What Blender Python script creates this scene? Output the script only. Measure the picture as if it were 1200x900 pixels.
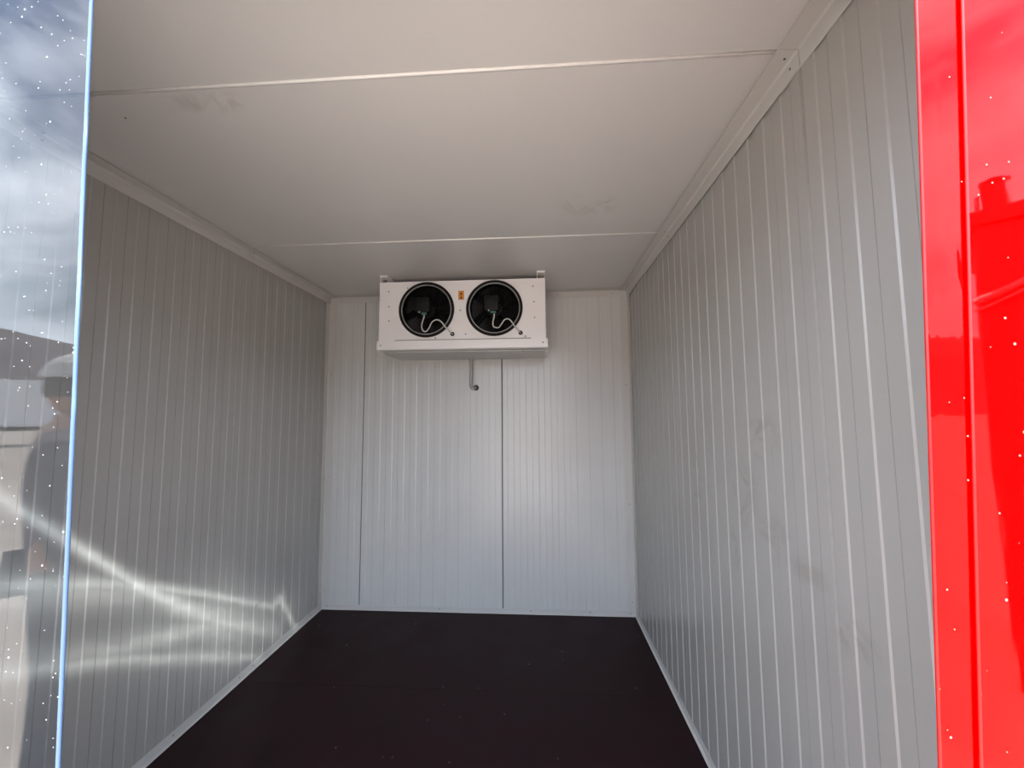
import bpy, bmesh, math, random
from mathutils import Vector, Matrix, noise

random.seed(4)
for o in list(bpy.data.objects):
    bpy.data.objects.remove(o)
SC = bpy.context.scene
COL = SC.collection
PI = math.pi

# ------------------------------------------------------------------ camera
CAM_Z = 1.38716
F_PX = 465.365
yaw, pitch, roll = -0.0633147, 0.0790308, -0.0066062
cy, sy, cp, sp = math.cos(yaw), math.sin(yaw), math.cos(pitch), math.sin(pitch)
fwd = Vector((sy * cp, cy * cp, sp))
rt = Vector((cy, -sy, 0))
up = rt.cross(fwd)
rt2 = rt * math.cos(roll) + up * math.sin(roll)
up2 = -rt * math.sin(roll) + up * math.cos(roll)
cam_d = bpy.data.cameras.new('camera')
cam_d.sensor_width = 36.0
cam_d.sensor_fit = 'HORIZONTAL'
cam_d.lens = F_PX / 1200 * 36.0
cam_d.clip_start = 0.02
cam_d.clip_end = 3000
cam = bpy.data.objects.new('camera', cam_d)
COL.objects.link(cam)
M = Matrix((rt2, up2, -fwd)).transposed().to_4x4()
M.translation = Vector((0, 0, CAM_Z))
cam.matrix_world = M
SC.camera = cam

# ------------------------------------------------------------------ view
SC.view_settings.view_transform = 'Standard'
SC.view_settings.look = 'None'
SC.view_settings.gamma = 1.0
SC.view_settings.use_curve_mapping = False
SC.view_settings.exposure = 0.15
SC.cycles.use_denoising = True
SC.cycles.max_bounces = 14
SC.cycles.diffuse_bounces = 8
SC.cycles.glossy_bounces = 6
SC.cycles.transparent_max_bounces = 16
SC.cycles.caustics_reflective = False
SC.cycles.caustics_refractive = False
SC.cycles.sample_clamp_indirect = 8.0

# ------------------------------------------------------------------ world: blue sky with bright broken cloud
SUN_EL = math.radians(63)
SUN_AZ = 0.22            # to the right of straight behind the camera
SUN_STRENGTH = 16.0
SKY_STRENGTH = 1.0
world = bpy.data.worlds.new('sky')
SC.world = world
world.use_nodes = True
wn, wl = world.node_tree.nodes, world.node_tree.links
wn.clear()
w_out = wn.new('ShaderNodeOutputWorld')
w_bg = wn.new('ShaderNodeBackground')
w_bg.inputs['Strength'].default_value = SKY_STRENGTH
w_sky = wn.new('ShaderNodeTexSky')
w_sky.sky_type = 'NISHITA'
w_sky.sun_disc = False
w_sky.sun_elevation = SUN_EL
w_sky.sun_rotation = PI - SUN_AZ
w_sky.air_density = 1.2
w_sky.dust_density = 0.6
w_scl = wn.new('ShaderNodeVectorMath'); w_scl.operation = 'SCALE'
w_scl.inputs['Scale'].default_value = 0.5
w_tc = wn.new('ShaderNodeTexCoord')
w_map = wn.new('ShaderNodeMapping'); w_map.inputs['Scale'].default_value = (1.0, 1.0, 1.9)
w_map.inputs['Rotation'].default_value = (0.45, 0.25, 0.3)
w_n = wn.new('ShaderNodeTexNoise'); w_n.inputs['Scale'].default_value = 3.1
w_n.inputs['Detail'].default_value = 7; w_n.inputs['Roughness'].default_value = 0.55
w_n.inputs['Distortion'].default_value = 0.35
w_r = wn.new('ShaderNodeMapRange'); w_r.inputs['From Min'].default_value = 0.40
w_r.inputs['From Max'].default_value = 0.64
w_mix = wn.new('ShaderNodeMix'); w_mix.data_type = 'RGBA'
w_mix.inputs['B'].default_value = (6.4, 7.0, 7.9, 1)
wl.new(w_tc.outputs['Generated'], w_map.inputs['Vector'])
wl.new(w_map.outputs['Vector'], w_n.inputs['Vector'])
# cloud thickens and pales towards the horizon
w_sep = wn.new('ShaderNodeSeparateXYZ')
w_low = wn.new('ShaderNodeMapRange')
w_low.inputs['From Min'].default_value = 0.05; w_low.inputs['From Max'].default_value = 0.75
w_low.inputs['To Min'].default_value = 0.115; w_low.inputs['To Max'].default_value = -0.03
w_add = wn.new('ShaderNodeMath'); w_add.operation = 'ADD'
wl.new(w_tc.outputs['Generated'], w_sep.inputs[0])
wl.new(w_sep.outputs['Z'], w_low.inputs['Value'])
wl.new(w_n.outputs['Fac'], w_add.inputs[0]); wl.new(w_low.outputs['Result'], w_add.inputs[1])
wl.new(w_add.outputs[0], w_r.inputs['Value'])
wl.new(w_r.outputs['Result'], w_mix.inputs['Factor'])
wl.new(w_sky.outputs['Color'], w_scl.inputs[0])
wl.new(w_scl.outputs['Vector'], w_mix.inputs['A'])
wl.new(w_mix.outputs['Result'], w_bg.inputs['Color'])
wl.new(w_bg.outputs['Background'], w_out.inputs['Surface'])

# ------------------------------------------------------------------ sun
sun_d = bpy.data.lights.new('sun', 'SUN')
sun_d.energy = SUN_STRENGTH
sun_d.angle = math.radians(0.53)
sun_d.color = (1.0, 0.94, 0.85)
sun = bpy.data.objects.new('sun', sun_d)
COL.objects.link(sun)
S_DIR = Vector((math.sin(SUN_AZ) * math.cos(SUN_EL), -math.cos(SUN_AZ) * math.cos(SUN_EL), math.sin(SUN_EL)))
sun.rotation_euler = S_DIR.to_track_quat('Z', 'Y').to_euler()
sun.location = S_DIR * 30

# ------------------------------------------------------------------ glint of sunlight thrown in through the doorway
# sunlight bent by the plastic curtain: a small lamp whose beam carries the folded streaks of such a reflection
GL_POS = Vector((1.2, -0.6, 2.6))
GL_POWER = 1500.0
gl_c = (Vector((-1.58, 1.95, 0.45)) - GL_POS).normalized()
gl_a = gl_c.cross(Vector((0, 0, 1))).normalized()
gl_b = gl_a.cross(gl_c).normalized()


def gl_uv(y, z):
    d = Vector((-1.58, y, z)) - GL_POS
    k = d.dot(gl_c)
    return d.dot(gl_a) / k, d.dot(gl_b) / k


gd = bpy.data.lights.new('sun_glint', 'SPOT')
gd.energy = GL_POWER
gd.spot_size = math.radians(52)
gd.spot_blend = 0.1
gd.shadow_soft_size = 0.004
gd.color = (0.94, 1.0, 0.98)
gd.use_nodes = True
gn, gk = gd.node_tree.nodes, gd.node_tree.links
g_em = next(n for n in gn if n.type == 'EMISSION')
g_geo = gn.new('ShaderNodeNewGeometry')


def g_math(op, a, b=None, c=None, clamp=False):
    n = gn.new('ShaderNodeMath'); n.operation = op; n.use_clamp = clamp
    for i, v in enumerate((a, b, c)):
        if v is None:
            continue
        if isinstance(v, (int, float)):
            n.inputs[i].default_value = v
        else:
            gk.new(v, n.inputs[i])
    return n.outputs[0]


def g_dot(v):
    n = gn.new('ShaderNodeVectorMath'); n.operation = 'DOT_PRODUCT'
    gk.new(g_geo.outputs['Incoming'], n.inputs[0]); n.inputs[1].default_value = v
    return n.outputs['Value']


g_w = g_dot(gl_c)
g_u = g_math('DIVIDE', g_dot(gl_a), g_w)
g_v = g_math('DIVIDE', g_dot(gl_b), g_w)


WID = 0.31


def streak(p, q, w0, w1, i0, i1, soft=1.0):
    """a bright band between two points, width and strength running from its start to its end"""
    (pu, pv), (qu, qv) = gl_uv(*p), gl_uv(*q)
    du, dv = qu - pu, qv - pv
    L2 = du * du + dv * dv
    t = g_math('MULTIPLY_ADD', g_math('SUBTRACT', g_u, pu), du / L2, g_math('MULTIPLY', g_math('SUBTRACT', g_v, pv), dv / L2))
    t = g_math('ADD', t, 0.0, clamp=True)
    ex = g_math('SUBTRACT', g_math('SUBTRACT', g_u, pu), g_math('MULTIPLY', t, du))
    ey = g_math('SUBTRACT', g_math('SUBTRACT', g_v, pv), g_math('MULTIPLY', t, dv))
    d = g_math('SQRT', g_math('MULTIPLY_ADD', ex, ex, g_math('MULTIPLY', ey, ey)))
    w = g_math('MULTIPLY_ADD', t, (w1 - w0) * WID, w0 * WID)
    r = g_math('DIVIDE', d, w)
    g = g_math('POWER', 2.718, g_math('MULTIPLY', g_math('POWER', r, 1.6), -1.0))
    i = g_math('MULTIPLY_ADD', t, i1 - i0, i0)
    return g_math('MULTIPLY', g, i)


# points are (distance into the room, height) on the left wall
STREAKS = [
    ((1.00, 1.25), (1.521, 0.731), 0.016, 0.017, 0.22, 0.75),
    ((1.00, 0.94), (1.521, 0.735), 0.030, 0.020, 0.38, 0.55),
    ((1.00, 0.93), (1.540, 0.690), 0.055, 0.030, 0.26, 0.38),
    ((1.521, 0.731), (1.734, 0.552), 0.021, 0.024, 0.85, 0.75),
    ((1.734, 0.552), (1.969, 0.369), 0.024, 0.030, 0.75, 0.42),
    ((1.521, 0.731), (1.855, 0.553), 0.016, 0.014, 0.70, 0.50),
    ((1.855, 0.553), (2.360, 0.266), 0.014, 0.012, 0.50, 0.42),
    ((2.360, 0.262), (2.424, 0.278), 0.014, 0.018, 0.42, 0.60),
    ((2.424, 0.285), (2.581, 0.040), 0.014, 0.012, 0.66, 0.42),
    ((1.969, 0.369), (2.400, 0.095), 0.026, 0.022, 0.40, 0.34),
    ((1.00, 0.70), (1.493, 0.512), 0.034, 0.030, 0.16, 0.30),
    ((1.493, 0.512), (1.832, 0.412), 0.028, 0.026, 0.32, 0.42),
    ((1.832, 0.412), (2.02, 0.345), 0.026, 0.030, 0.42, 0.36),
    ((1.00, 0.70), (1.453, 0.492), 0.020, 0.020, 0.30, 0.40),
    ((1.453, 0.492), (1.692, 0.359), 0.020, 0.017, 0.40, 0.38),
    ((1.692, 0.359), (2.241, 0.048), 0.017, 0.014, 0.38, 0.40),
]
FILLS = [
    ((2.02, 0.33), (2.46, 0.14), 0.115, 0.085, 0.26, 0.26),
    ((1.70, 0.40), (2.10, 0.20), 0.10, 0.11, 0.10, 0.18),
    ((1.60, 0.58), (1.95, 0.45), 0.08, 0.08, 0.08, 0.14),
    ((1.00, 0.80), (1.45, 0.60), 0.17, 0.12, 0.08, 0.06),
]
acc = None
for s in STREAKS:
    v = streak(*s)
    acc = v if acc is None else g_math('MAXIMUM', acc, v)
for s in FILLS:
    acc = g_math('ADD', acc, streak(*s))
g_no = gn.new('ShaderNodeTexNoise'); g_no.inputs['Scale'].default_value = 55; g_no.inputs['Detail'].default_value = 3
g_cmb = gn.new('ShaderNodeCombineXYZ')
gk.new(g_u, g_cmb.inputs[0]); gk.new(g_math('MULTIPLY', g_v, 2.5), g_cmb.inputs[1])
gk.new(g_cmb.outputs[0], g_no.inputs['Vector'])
acc = g_math('MULTIPLY', acc, g_math('MULTIPLY_ADD', g_no.outputs['Fac'], 0.9, 0.55))
gk.new(acc, g_em.inputs['Strength'])
glint = bpy.data.objects.new('sun_glint', gd)
COL.objects.link(glint)
glint.location = GL_POS
glint.rotation_euler = (-gl_c).to_track_quat('Z', 'Y').to_euler()


# ------------------------------------------------------------------ materials
def material(name, color, rough=0.5, metal=0.0, spec=0.5, coat=0.0, noise_scale=0, noise_amt=0.0, bump=0.0,
             bump_scale=200, rough_var=0.0):
    m = bpy.data.materials.new(name)
    m.use_nodes = True
    nt = m.node_tree
    b = nt.nodes['Principled BSDF']
    b.inputs['Base Color'].default_value = (*color, 1)
    b.inputs['Roughness'].default_value = rough
    b.inputs['Metallic'].default_value = metal
    b.inputs['Specular IOR Level'].default_value = spec
    b.inputs['Coat Weight'].default_value = coat
    tc = nt.nodes.new('ShaderNodeTexCoord')
    if noise_amt:
        n = nt.nodes.new('ShaderNodeTexNoise')
        n.inputs['Scale'].default_value = noise_scale
        n.inputs['Detail'].default_value = 6
        r = nt.nodes.new('ShaderNodeMapRange')
        r.inputs['From Min'].default_value = 0.3
        r.inputs['From Max'].default_value = 0.7
        r.inputs['To Min'].default_value = 1 - noise_amt
        r.inputs['To Max'].default_value = 1 + noise_amt
        mx = nt.nodes.new('ShaderNodeVectorMath'); mx.operation = 'SCALE'
        mx.inputs[0].default_value = color
        nt.links.new(tc.outputs['Object'], n.inputs['Vector'])
        nt.links.new(n.outputs['Fac'], r.inputs['Value'])
        nt.links.new(r.outputs['Result'], mx.inputs['Scale'])
        nt.links.new(mx.outputs['Vector'], b.inputs['Base Color'])
        if rough_var:
            r2 = nt.nodes.new('ShaderNodeMapRange')
            r2.inputs['From Min'].default_value = 0.3; r2.inputs['From Max'].default_value = 0.7
            r2.inputs['To Min'].default_value = rough - rough_var; r2.inputs['To Max'].default_value = rough + rough_var
            nt.links.new(n.outputs['Fac'], r2.inputs['Value'])
            nt.links.new(r2.outputs['Result'], b.inputs['Roughness'])
    if bump:
        n2 = nt.nodes.new('ShaderNodeTexNoise')
        n2.inputs['Scale'].default_value = bump_scale
        n2.inputs['Detail'].default_value = 3
        bp = nt.nodes.new('ShaderNodeBump')
        bp.inputs['Strength'].default_value = bump
        bp.inputs['Distance'].default_value = 0.002
        nt.links.new(tc.outputs['Object'], n2.inputs['Vector'])
        nt.links.new(n2.outputs['Fac'], bp.inputs['Height'])
        nt.links.new(bp.outputs['Normal'], b.inputs['Normal'])
    return m


def add_scuffs_and_shade(m, base, marks, dark=0.82):
    """rubbed dirt marks and painted shade at fixed places (object space = world space): list of (centre, radius, stretch)"""
    nt = m.node_tree
    b = nt.nodes['Principled BSDF']
    tc = nt.nodes.new('ShaderNodeTexCoord')
    n = nt.nodes.new('ShaderNodeTexNoise'); n.inputs['Scale'].default_value = 9; n.inputs['Detail'].default_value = 8
    n.inputs['Roughness'].default_value = 0.65; n.inputs['Distortion'].default_value = 0.8
    nt.links.new(tc.outputs['Object'], n.inputs['Vector'])
    rn = nt.nodes.new('ShaderNodeMapRange')
    rn.inputs['From Min'].default_value = 0.47; rn.inputs['From Max'].default_value = 0.58
    nt.links.new(n.outputs['Fac'], rn.inputs['Value'])
    tot = None
    for c, rad in marks:
        mp = nt.nodes.new('ShaderNodeVectorMath'); mp.operation = 'SUBTRACT'
        mp.inputs[1].default_value = c
        nt.links.new(tc.outputs['Object'], mp.inputs[0])
        sc_ = nt.nodes.new('ShaderNodeVectorMath'); sc_.operation = 'DIVIDE'
        sc_.inputs[1].default_value = rad
        nt.links.new(mp.outputs['Vector'], sc_.inputs[0])
        ln = nt.nodes.new('ShaderNodeVectorMath'); ln.operation = 'LENGTH'
        nt.links.new(sc_.outputs['Vector'], ln.inputs[0])
        r = nt.nodes.new('ShaderNodeMapRange'); r.interpolation_type = 'SMOOTHSTEP'
        r.inputs['From Min'].default_value = 1.0; r.inputs['From Max'].default_value = 0.2
        nt.links.new(ln.outputs['Value'], r.inputs['Value'])
        if tot is None:
            tot = r.outputs['Result']
        else:
            a = nt.nodes.new('ShaderNodeMath'); a.operation = 'MAXIMUM'
            nt.links.new(tot, a.inputs[0]); nt.links.new(r.outputs['Result'], a.inputs[1])
            tot = a.outputs[0]
    f = nt.nodes.new('ShaderNodeMath'); f.operation = 'MULTIPLY'
    nt.links.new(tot, f.inputs[0]); nt.links.new(rn.outputs['Result'], f.inputs[1])
    mx = nt.nodes.new('ShaderNodeMix'); mx.data_type = 'RGBA'
    src = b.inputs['Base Color'].links
    if src:
        nt.links.new(src[0].from_socket, mx.inputs['A'])
    else:
        mx.inputs['A'].default_value = (*base, 1)
    mx.inputs['B'].default_value = (base[0] * dark, base[1] * dark * 0.985, base[2] * dark * 0.96, 1)
    nt.links.new(f.outputs[0], mx.inputs['Factor'])
    nt.links.new(mx.outputs['Result'], b.inputs['Base Color'])


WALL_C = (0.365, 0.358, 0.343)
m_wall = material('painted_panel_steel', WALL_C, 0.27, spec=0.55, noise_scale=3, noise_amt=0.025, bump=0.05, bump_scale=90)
m_wallr = material('painted_panel_steel_scuffs_shade', WALL_C, 0.27, spec=0.55, noise_scale=3, noise_amt=0.025, bump=0.05, bump_scale=90)
add_scuffs_and_shade(m_wallr, WALL_C, [((0.67, 1.36, 1.12), (0.2, 0.10, 0.16)), ((0.67, 1.20, 1.03), (0.2, 0.12, 0.09)),
                             ((0.67, 0.93, 0.91), (0.2, 0.10, 0.06)), ((0.67, 1.24, 1.32), (0.2, 0.12, 0.10)),
                             ((0.67, 1.45, 0.92), (0.2, 0.06, 0.10)), ((0.67, 1.07, 0.99), (0.2, 0.1, 0.05)),
                             ((0.67, 1.75, 1.15), (0.2, 0.06, 0.25))], 0.86)  # scuffs, with the edge of a shaded patch painted among them
m_wallb = material('lightened_back_panel_steel', (0.59, 0.595, 0.585), 0.27, spec=0.6, noise_scale=3, noise_amt=0.025, bump=0.05, bump_scale=90)  # same panel as the side walls, lightened to paint in the brighter light there
m_ceil = material('ceiling_panel_steel', (0.61, 0.60, 0.59), 0.42, noise_scale=2, noise_amt=0.02, bump=0.06, bump_scale=110)
add_scuffs_and_shade(m_ceil, (0.61, 0.60, 0.59), [((0.24, 1.69, 2.3), (0.16, 0.12, 0.2)), ((-0.95, 1.03, 2.3), (0.16, 0.06, 0.2))], 0.82)
m_trim = material('white_trim_steel', (0.53, 0.52, 0.50), 0.38, noise_scale=5, noise_amt=0.02)
m_core = material('panel_core', (0.10, 0.10, 0.095), 0.8, noise_scale=20, noise_amt=0.1)
m_outer = material('outer_panel_steel', (0.62, 0.63, 0.63), 0.4, noise_scale=4, noise_amt=0.03)
m_bead = material('white_sealant', (0.86, 0.85, 0.83), 0.5, noise_scale=40, noise_amt=0.03)
m_floor = material('brown_film_plywood', (0.0185, 0.0074, 0.0088), 0.5, spec=0.13, noise_scale=5, noise_amt=0.22, bump=0.05,
                   bump_scale=400, rough_var=0.07)
m_dust = material('pale_chips', (0.55, 0.53, 0.5), 0.8, noise_scale=30, noise_amt=0.1)
m_screw = material('dark_screw', (0.10, 0.09, 0.085), 0.5, metal=0.4, noise_scale=60, noise_amt=0.1)
m_white = material('white_enamel', (0.87, 0.855, 0.86), 0.28, spec=0.6, coat=0.6, noise_scale=6, noise_amt=0.015)
m_tray = material('grey_tray_alu', (0.50, 0.49, 0.47), 0.45, noise_scale=8, noise_amt=0.03)
m_black = material('black_plastic', (0.0045, 0.0045, 0.005), 0.5, spec=0.22, noise_scale=20, noise_amt=0.1)
m_dark = material('dark_fin_pack', (0.004, 0.004, 0.0045), 0.7, spec=0.15, noise_scale=30, noise_amt=0.2)
m_motor = material('charcoal_motor', (0.006, 0.0062, 0.0065), 0.5, spec=0.25, noise_scale=30, noise_amt=0.1)
m_ring = material('grey_guard_wire', (0.33, 0.33, 0.33), 0.4, noise_scale=30, noise_amt=0.05)
m_cable = material('light_grey_cable', (0.58, 0.57, 0.55), 0.5, noise_scale=30, noise_amt=0.04)
m_teal = material('teal_label', (0.05, 0.16, 0.14), 0.5, noise_scale=50, noise_amt=0.1)
m_orange = material('orange_sticker', (0.70, 0.27, 0.015), 0.5, noise_scale=60, noise_amt=0.05)
m_mark = material('dark_print', (0.16, 0.02, 0.008), 0.6, noise_scale=60, noise_amt=0.05)
m_pipe = material('grey_drain_plastic', (0.36, 0.35, 0.33), 0.45, noise_scale=15, noise_amt=0.05)
m_rubber = material('black_rubber', (0.012, 0.013, 0.015), 0.6, noise_scale=20, noise_amt=0.1)
m_steel = material('galvanised_steel', (0.55, 0.56, 0.57), 0.35, metal=0.9, noise_scale=12, noise_amt=0.06)
m_bracket = material('bracket_hollow_shade', (0.22, 0.18, 0.15), 0.6, noise_scale=12, noise_amt=0.06)  # dark tan standing in for shade in the channel's hollow
m_asphalt = material('grey_yard', (0.41, 0.352, 0.30), 0.85, noise_scale=1.5, noise_amt=0.18, bump=0.4, bump_scale=60)
m_hill = material('bare_hill', (0.105, 0.092, 0.10), 0.95, noise_scale=0.02, noise_amt=0.3)
m_truckw = material('white_trailer_paint', (0.75, 0.77, 0.78), 0.4, noise_scale=1, noise_amt=0.03)
m_carred = material('red_car_paint', (0.33, 0.018, 0.02), 0.25, coat=0.6, noise_scale=2, noise_amt=0.04)
m_cardark = material('dark_car_paint', (0.03, 0.032, 0.036), 0.25, coat=0.6, noise_scale=2, noise_amt=0.04)
m_tyre = material('tyre_rubber', (0.015, 0.015, 0.015), 0.8, noise_scale=10, noise_amt=0.1)
m_glass = material('dark_window', (0.012, 0.014, 0.016), 0.08, spec=0.6, noise_scale=2, noise_amt=0.05)
m_cabin = material('dark_cabin_paint', (0.05, 0.052, 0.056), 0.55, noise_scale=2, noise_amt=0.1)
m_skin = material('skin', (0.50, 0.30, 0.21), 0.5, noise_scale=30, noise_amt=0.05)
m_jacket = material('grey_jacket', (0.11, 0.11, 0.13), 0.85, noise_scale=40, noise_amt=0.12)
m_jeans = material('dark_trousers', (0.05, 0.06, 0.085), 0.9, noise_scale=60, noise_amt=0.15)
m_cap = material('pale_cap', (0.72, 0.70, 0.66), 0.8, noise_scale=60, noise_amt=0.05)
m_shoe = material('dark_shoe', (0.025, 0.022, 0.02), 0.6, noise_scale=30, noise_amt=0.1)
m_hair = material('dark_hair', (0.03, 0.022, 0.018), 0.7, noise_scale=80, noise_amt=0.2)
m_eye = material('eye_white', (0.7, 0.7, 0.68), 0.3, noise_scale=30, noise_amt=0.02)


def specks(nt, scale, keep, size):
    """mask of small irregular grains: 1 inside a grain"""
    tc = nt.nodes.new('ShaderNodeTexCoord')
    v = nt.nodes.new('ShaderNodeTexVoronoi'); v.inputs['Scale'].default_value = scale
    nt.links.new(tc.outputs['Object'], v.inputs['Vector'])
    near = nt.nodes.new('ShaderNodeMath'); near.operation = 'LESS_THAN'; near.inputs[1].default_value = size
    nt.links.new(v.outputs['Distance'], near.inputs[0])
    sep = nt.nodes.new('ShaderNodeSeparateColor')
    nt.links.new(v.outputs['Color'], sep.inputs[0])
    few = nt.nodes.new('ShaderNodeMath'); few.operation = 'LESS_THAN'; few.inputs[1].default_value = keep
    nt.links.new(sep.outputs[0], few.inputs[0])
    mu = nt.nodes.new('ShaderNodeMath'); mu.operation = 'MULTIPLY'
    nt.links.new(near.outputs[0], mu.inputs[0]); nt.links.new(few.outputs[0], mu.inputs[1])
    return mu.outputs[0]


def clear_pvc():
    m = bpy.data.materials.new('clear_pvc')
    m.use_nodes = True
    nt = m.node_tree
    nt.nodes.remove(nt.nodes['Principled BSDF'])
    out = nt.nodes['Material Output']
    tr = nt.nodes.new('ShaderNodeBsdfTransparent'); tr.inputs['Color'].default_value = (0.93, 0.95, 0.97, 1)
    gl = nt.nodes.new('ShaderNodeBsdfGlossy'); gl.inputs['Roughness'].default_value = 0.015
    lw = nt.nodes.new('ShaderNodeLayerWeight'); lw.inputs['Blend'].default_value = 0.5
    pw = nt.nodes.new('ShaderNodeMath'); pw.operation = 'POWER'; pw.inputs[1].default_value = 5.0
    nt.links.new(lw.outputs['Facing'], pw.inputs[0])
    fr = nt.nodes.new('ShaderNodeMath'); fr.operation = 'MULTIPLY_ADD'
    fr.inputs[1].default_value = 0.93; fr.inputs[2].default_value = 0.040
    nt.links.new(pw.outputs[0], fr.inputs[0])
    tc = nt.nodes.new('ShaderNodeTexCoord')
    mp = nt.nodes.new('ShaderNodeMapping'); mp.inputs['Scale'].default_value = (9, 9, 2.2)
    n = nt.nodes.new('ShaderNodeTexNoise'); n.inputs['Scale'].default_value = 1.0; n.inputs['Detail'].default_value = 1
    bp = nt.nodes.new('ShaderNodeBump'); bp.inputs['Strength'].default_value = 0.06; bp.inputs['Distance'].default_value = 0.01
    nt.links.new(tc.outputs['Object'], mp.inputs['Vector']); nt.links.new(mp.outputs['Vector'], n.inputs['Vector'])
    nt.links.new(n.outputs['Fac'], bp.inputs['Height'])
    nt.links.new(bp.outputs['Normal'], gl.inputs['Normal'])
    mx = nt.nodes.new('ShaderNodeMixShader')
    nt.links.new(fr.outputs[0], mx.inputs[0]); nt.links.new(tr.outputs[0], mx.inputs[1]); nt.links.new(gl.outputs[0], mx.inputs[2])
    df = nt.nodes.new('ShaderNodeBsdfDiffuse'); df.inputs['Color'].default_value = (0.45, 0.45, 0.44, 1)
    mx2 = nt.nodes.new('ShaderNodeMixShader')
    s1 = None
    for a_ in ((150, 0.016, 0.15), (110, 0.012, 0.12), (260, 0.012, 0.2), (420, 0.012, 0.22)):
        s_ = specks(nt, *a_)
        if s1 is not None:
            mm = nt.nodes.new('ShaderNodeMath'); mm.operation = 'MAXIMUM'
            nt.links.new(s1, mm.inputs[0]); nt.links.new(s_, mm.inputs[1]); s_ = mm.outputs[0]
        s1 = s_
    nt.links.new(s1, mx2.inputs[0]); nt.links.new(mx.outputs[0], mx2.inputs[1]); nt.links.new(df.outputs[0], mx2.inputs[2])
    nt.links.new(mx2.outputs[0], out.inputs['Surface'])
    return m


def red_pvc(name, bump):
    m = bpy.data.materials.new(name)
    m.use_nodes = True
    nt = m.node_tree
    b = nt.nodes['Principled BSDF']
    b.inputs['Base Color'].default_value = (0.80, 0.0, 0.0, 1)
    b.inputs['Roughness'].default_value = 0.022
    b.inputs['Specular IOR Level'].default_value = 0.11
    tc = nt.nodes.new('ShaderNodeTexCoord')
    mp = nt.nodes.new('ShaderNodeMapping'); mp.inputs['Scale'].default_value = (40, 40, 7)
    n = nt.nodes.new('ShaderNodeTexNoise'); n.inputs['Scale'].default_value = 1.0; n.inputs['Detail'].default_value = 2
    bp = nt.nodes.new('ShaderNodeBump'); bp.inputs['Strength'].default_value = bump; bp.inputs['Distance'].default_value = 0.004
    nt.links.new(tc.outputs['Object'], mp.inputs['Vector']); nt.links.new(mp.outputs['Vector'], n.inputs['Vector'])
    nt.links.new(n.outputs['Fac'], bp.inputs['Height']); nt.links.new(bp.outputs['Normal'], b.inputs['Normal'])
    mx = nt.nodes.new('ShaderNodeMix'); mx.data_type = 'RGBA'
    mx.inputs['A'].default_value = (0.80, 0.0, 0.0, 1); mx.inputs['B'].default_value = (0.75, 0.28, 0.22, 1)
    s_a, s_b = specks(nt, 170, 0.012, 0.20), specks(nt, 300, 0.012, 0.24)
    mm = nt.nodes.new('ShaderNodeMath'); mm.operation = 'MAXIMUM'
    nt.links.new(s_a, mm.inputs[0]); nt.links.new(s_b, mm.inputs[1])
    nt.links.new(mm.outputs[0], mx.inputs['Factor'])
    nt.links.new(mx.outputs['Result'], b.inputs['Base Color'])
    return m


m_clear = clear_pvc()
m_red = red_pvc('red_pvc', 0.015)
m_red2 = red_pvc('red_pvc_rippled', 0.12)
m_edge = material('clear_pvc_cut_edge', (0.07, 0.125, 0.24), 0.3, coat=0.1, noise_scale=20, noise_amt=0.05)
m_rededge = material('red_pvc_cut_edge', (0.45, 0.0, 0.0), 0.35, noise_scale=20, noise_amt=0.05)


# ------------------------------------------------------------------ helpers
def link(name, me, mat, parent=None, loc=None):
    o = bpy.data.objects.new(name, me)
    COL.objects.link(o)
    if mat is not None and not me.materials:
        me.materials.append(mat)
    if parent is not None:
        o.parent = parent
        o.matrix_parent_inverse = Matrix.Translation(-PLOC.get(parent.name, Vector()))
    if loc is not None:
        o.location = loc
    return o


PLOC = {}


def from_bm(name, bm, mat, parent=None, smooth=False):
    bmesh.ops.recalc_face_normals(bm, faces=bm.faces)
    me = bpy.data.meshes.new(name)
    bm.to_mesh(me)
    bm.free()
    if smooth:
        for p in me.polygons:
            p.use_smooth = True
    return link(name, me, mat, parent)


def tag(o, label=None, cat=None, group=None, kind=None):
    if label: o['label'] = label
    if cat: o['category'] = cat
    if group: o['group'] = group
    if kind: o['kind'] = kind
    return o


def empty(name, loc):
    o = bpy.data.objects.new(name, None)
    o.empty_display_size = 0.1
    COL.objects.link(o)
    o.location = loc
    PLOC[o.name] = Vector(loc)
    return o


def add_box(bm, x0, x1, y0, y1, z0, z1):
    vs = [bm.verts.new((x, y, z)) for x in (x0, x1) for y in (y0, y1) for z in (z0, z1)]
    for f in ((0, 1, 3, 2), (4, 6, 7, 5), (0, 4, 5, 1), (2, 3, 7, 6), (0, 2, 6, 4), (1, 5, 7, 3)):
        bm.faces.new([vs[i] for i in f])
    return vs


def box(name, x0, x1, y0, y1, z0, z1, mat, parent=None, bevel=0.0):
    bm = bmesh.new()
    add_box(bm, x0, x1, y0, y1, z0, z1)
    if bevel:
        bmesh.ops.bevel(bm, geom=bm.edges[:], offset=bevel, segments=2, affect='EDGES', profile=0.6)
    return from_bm(name, bm, mat, parent)


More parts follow.
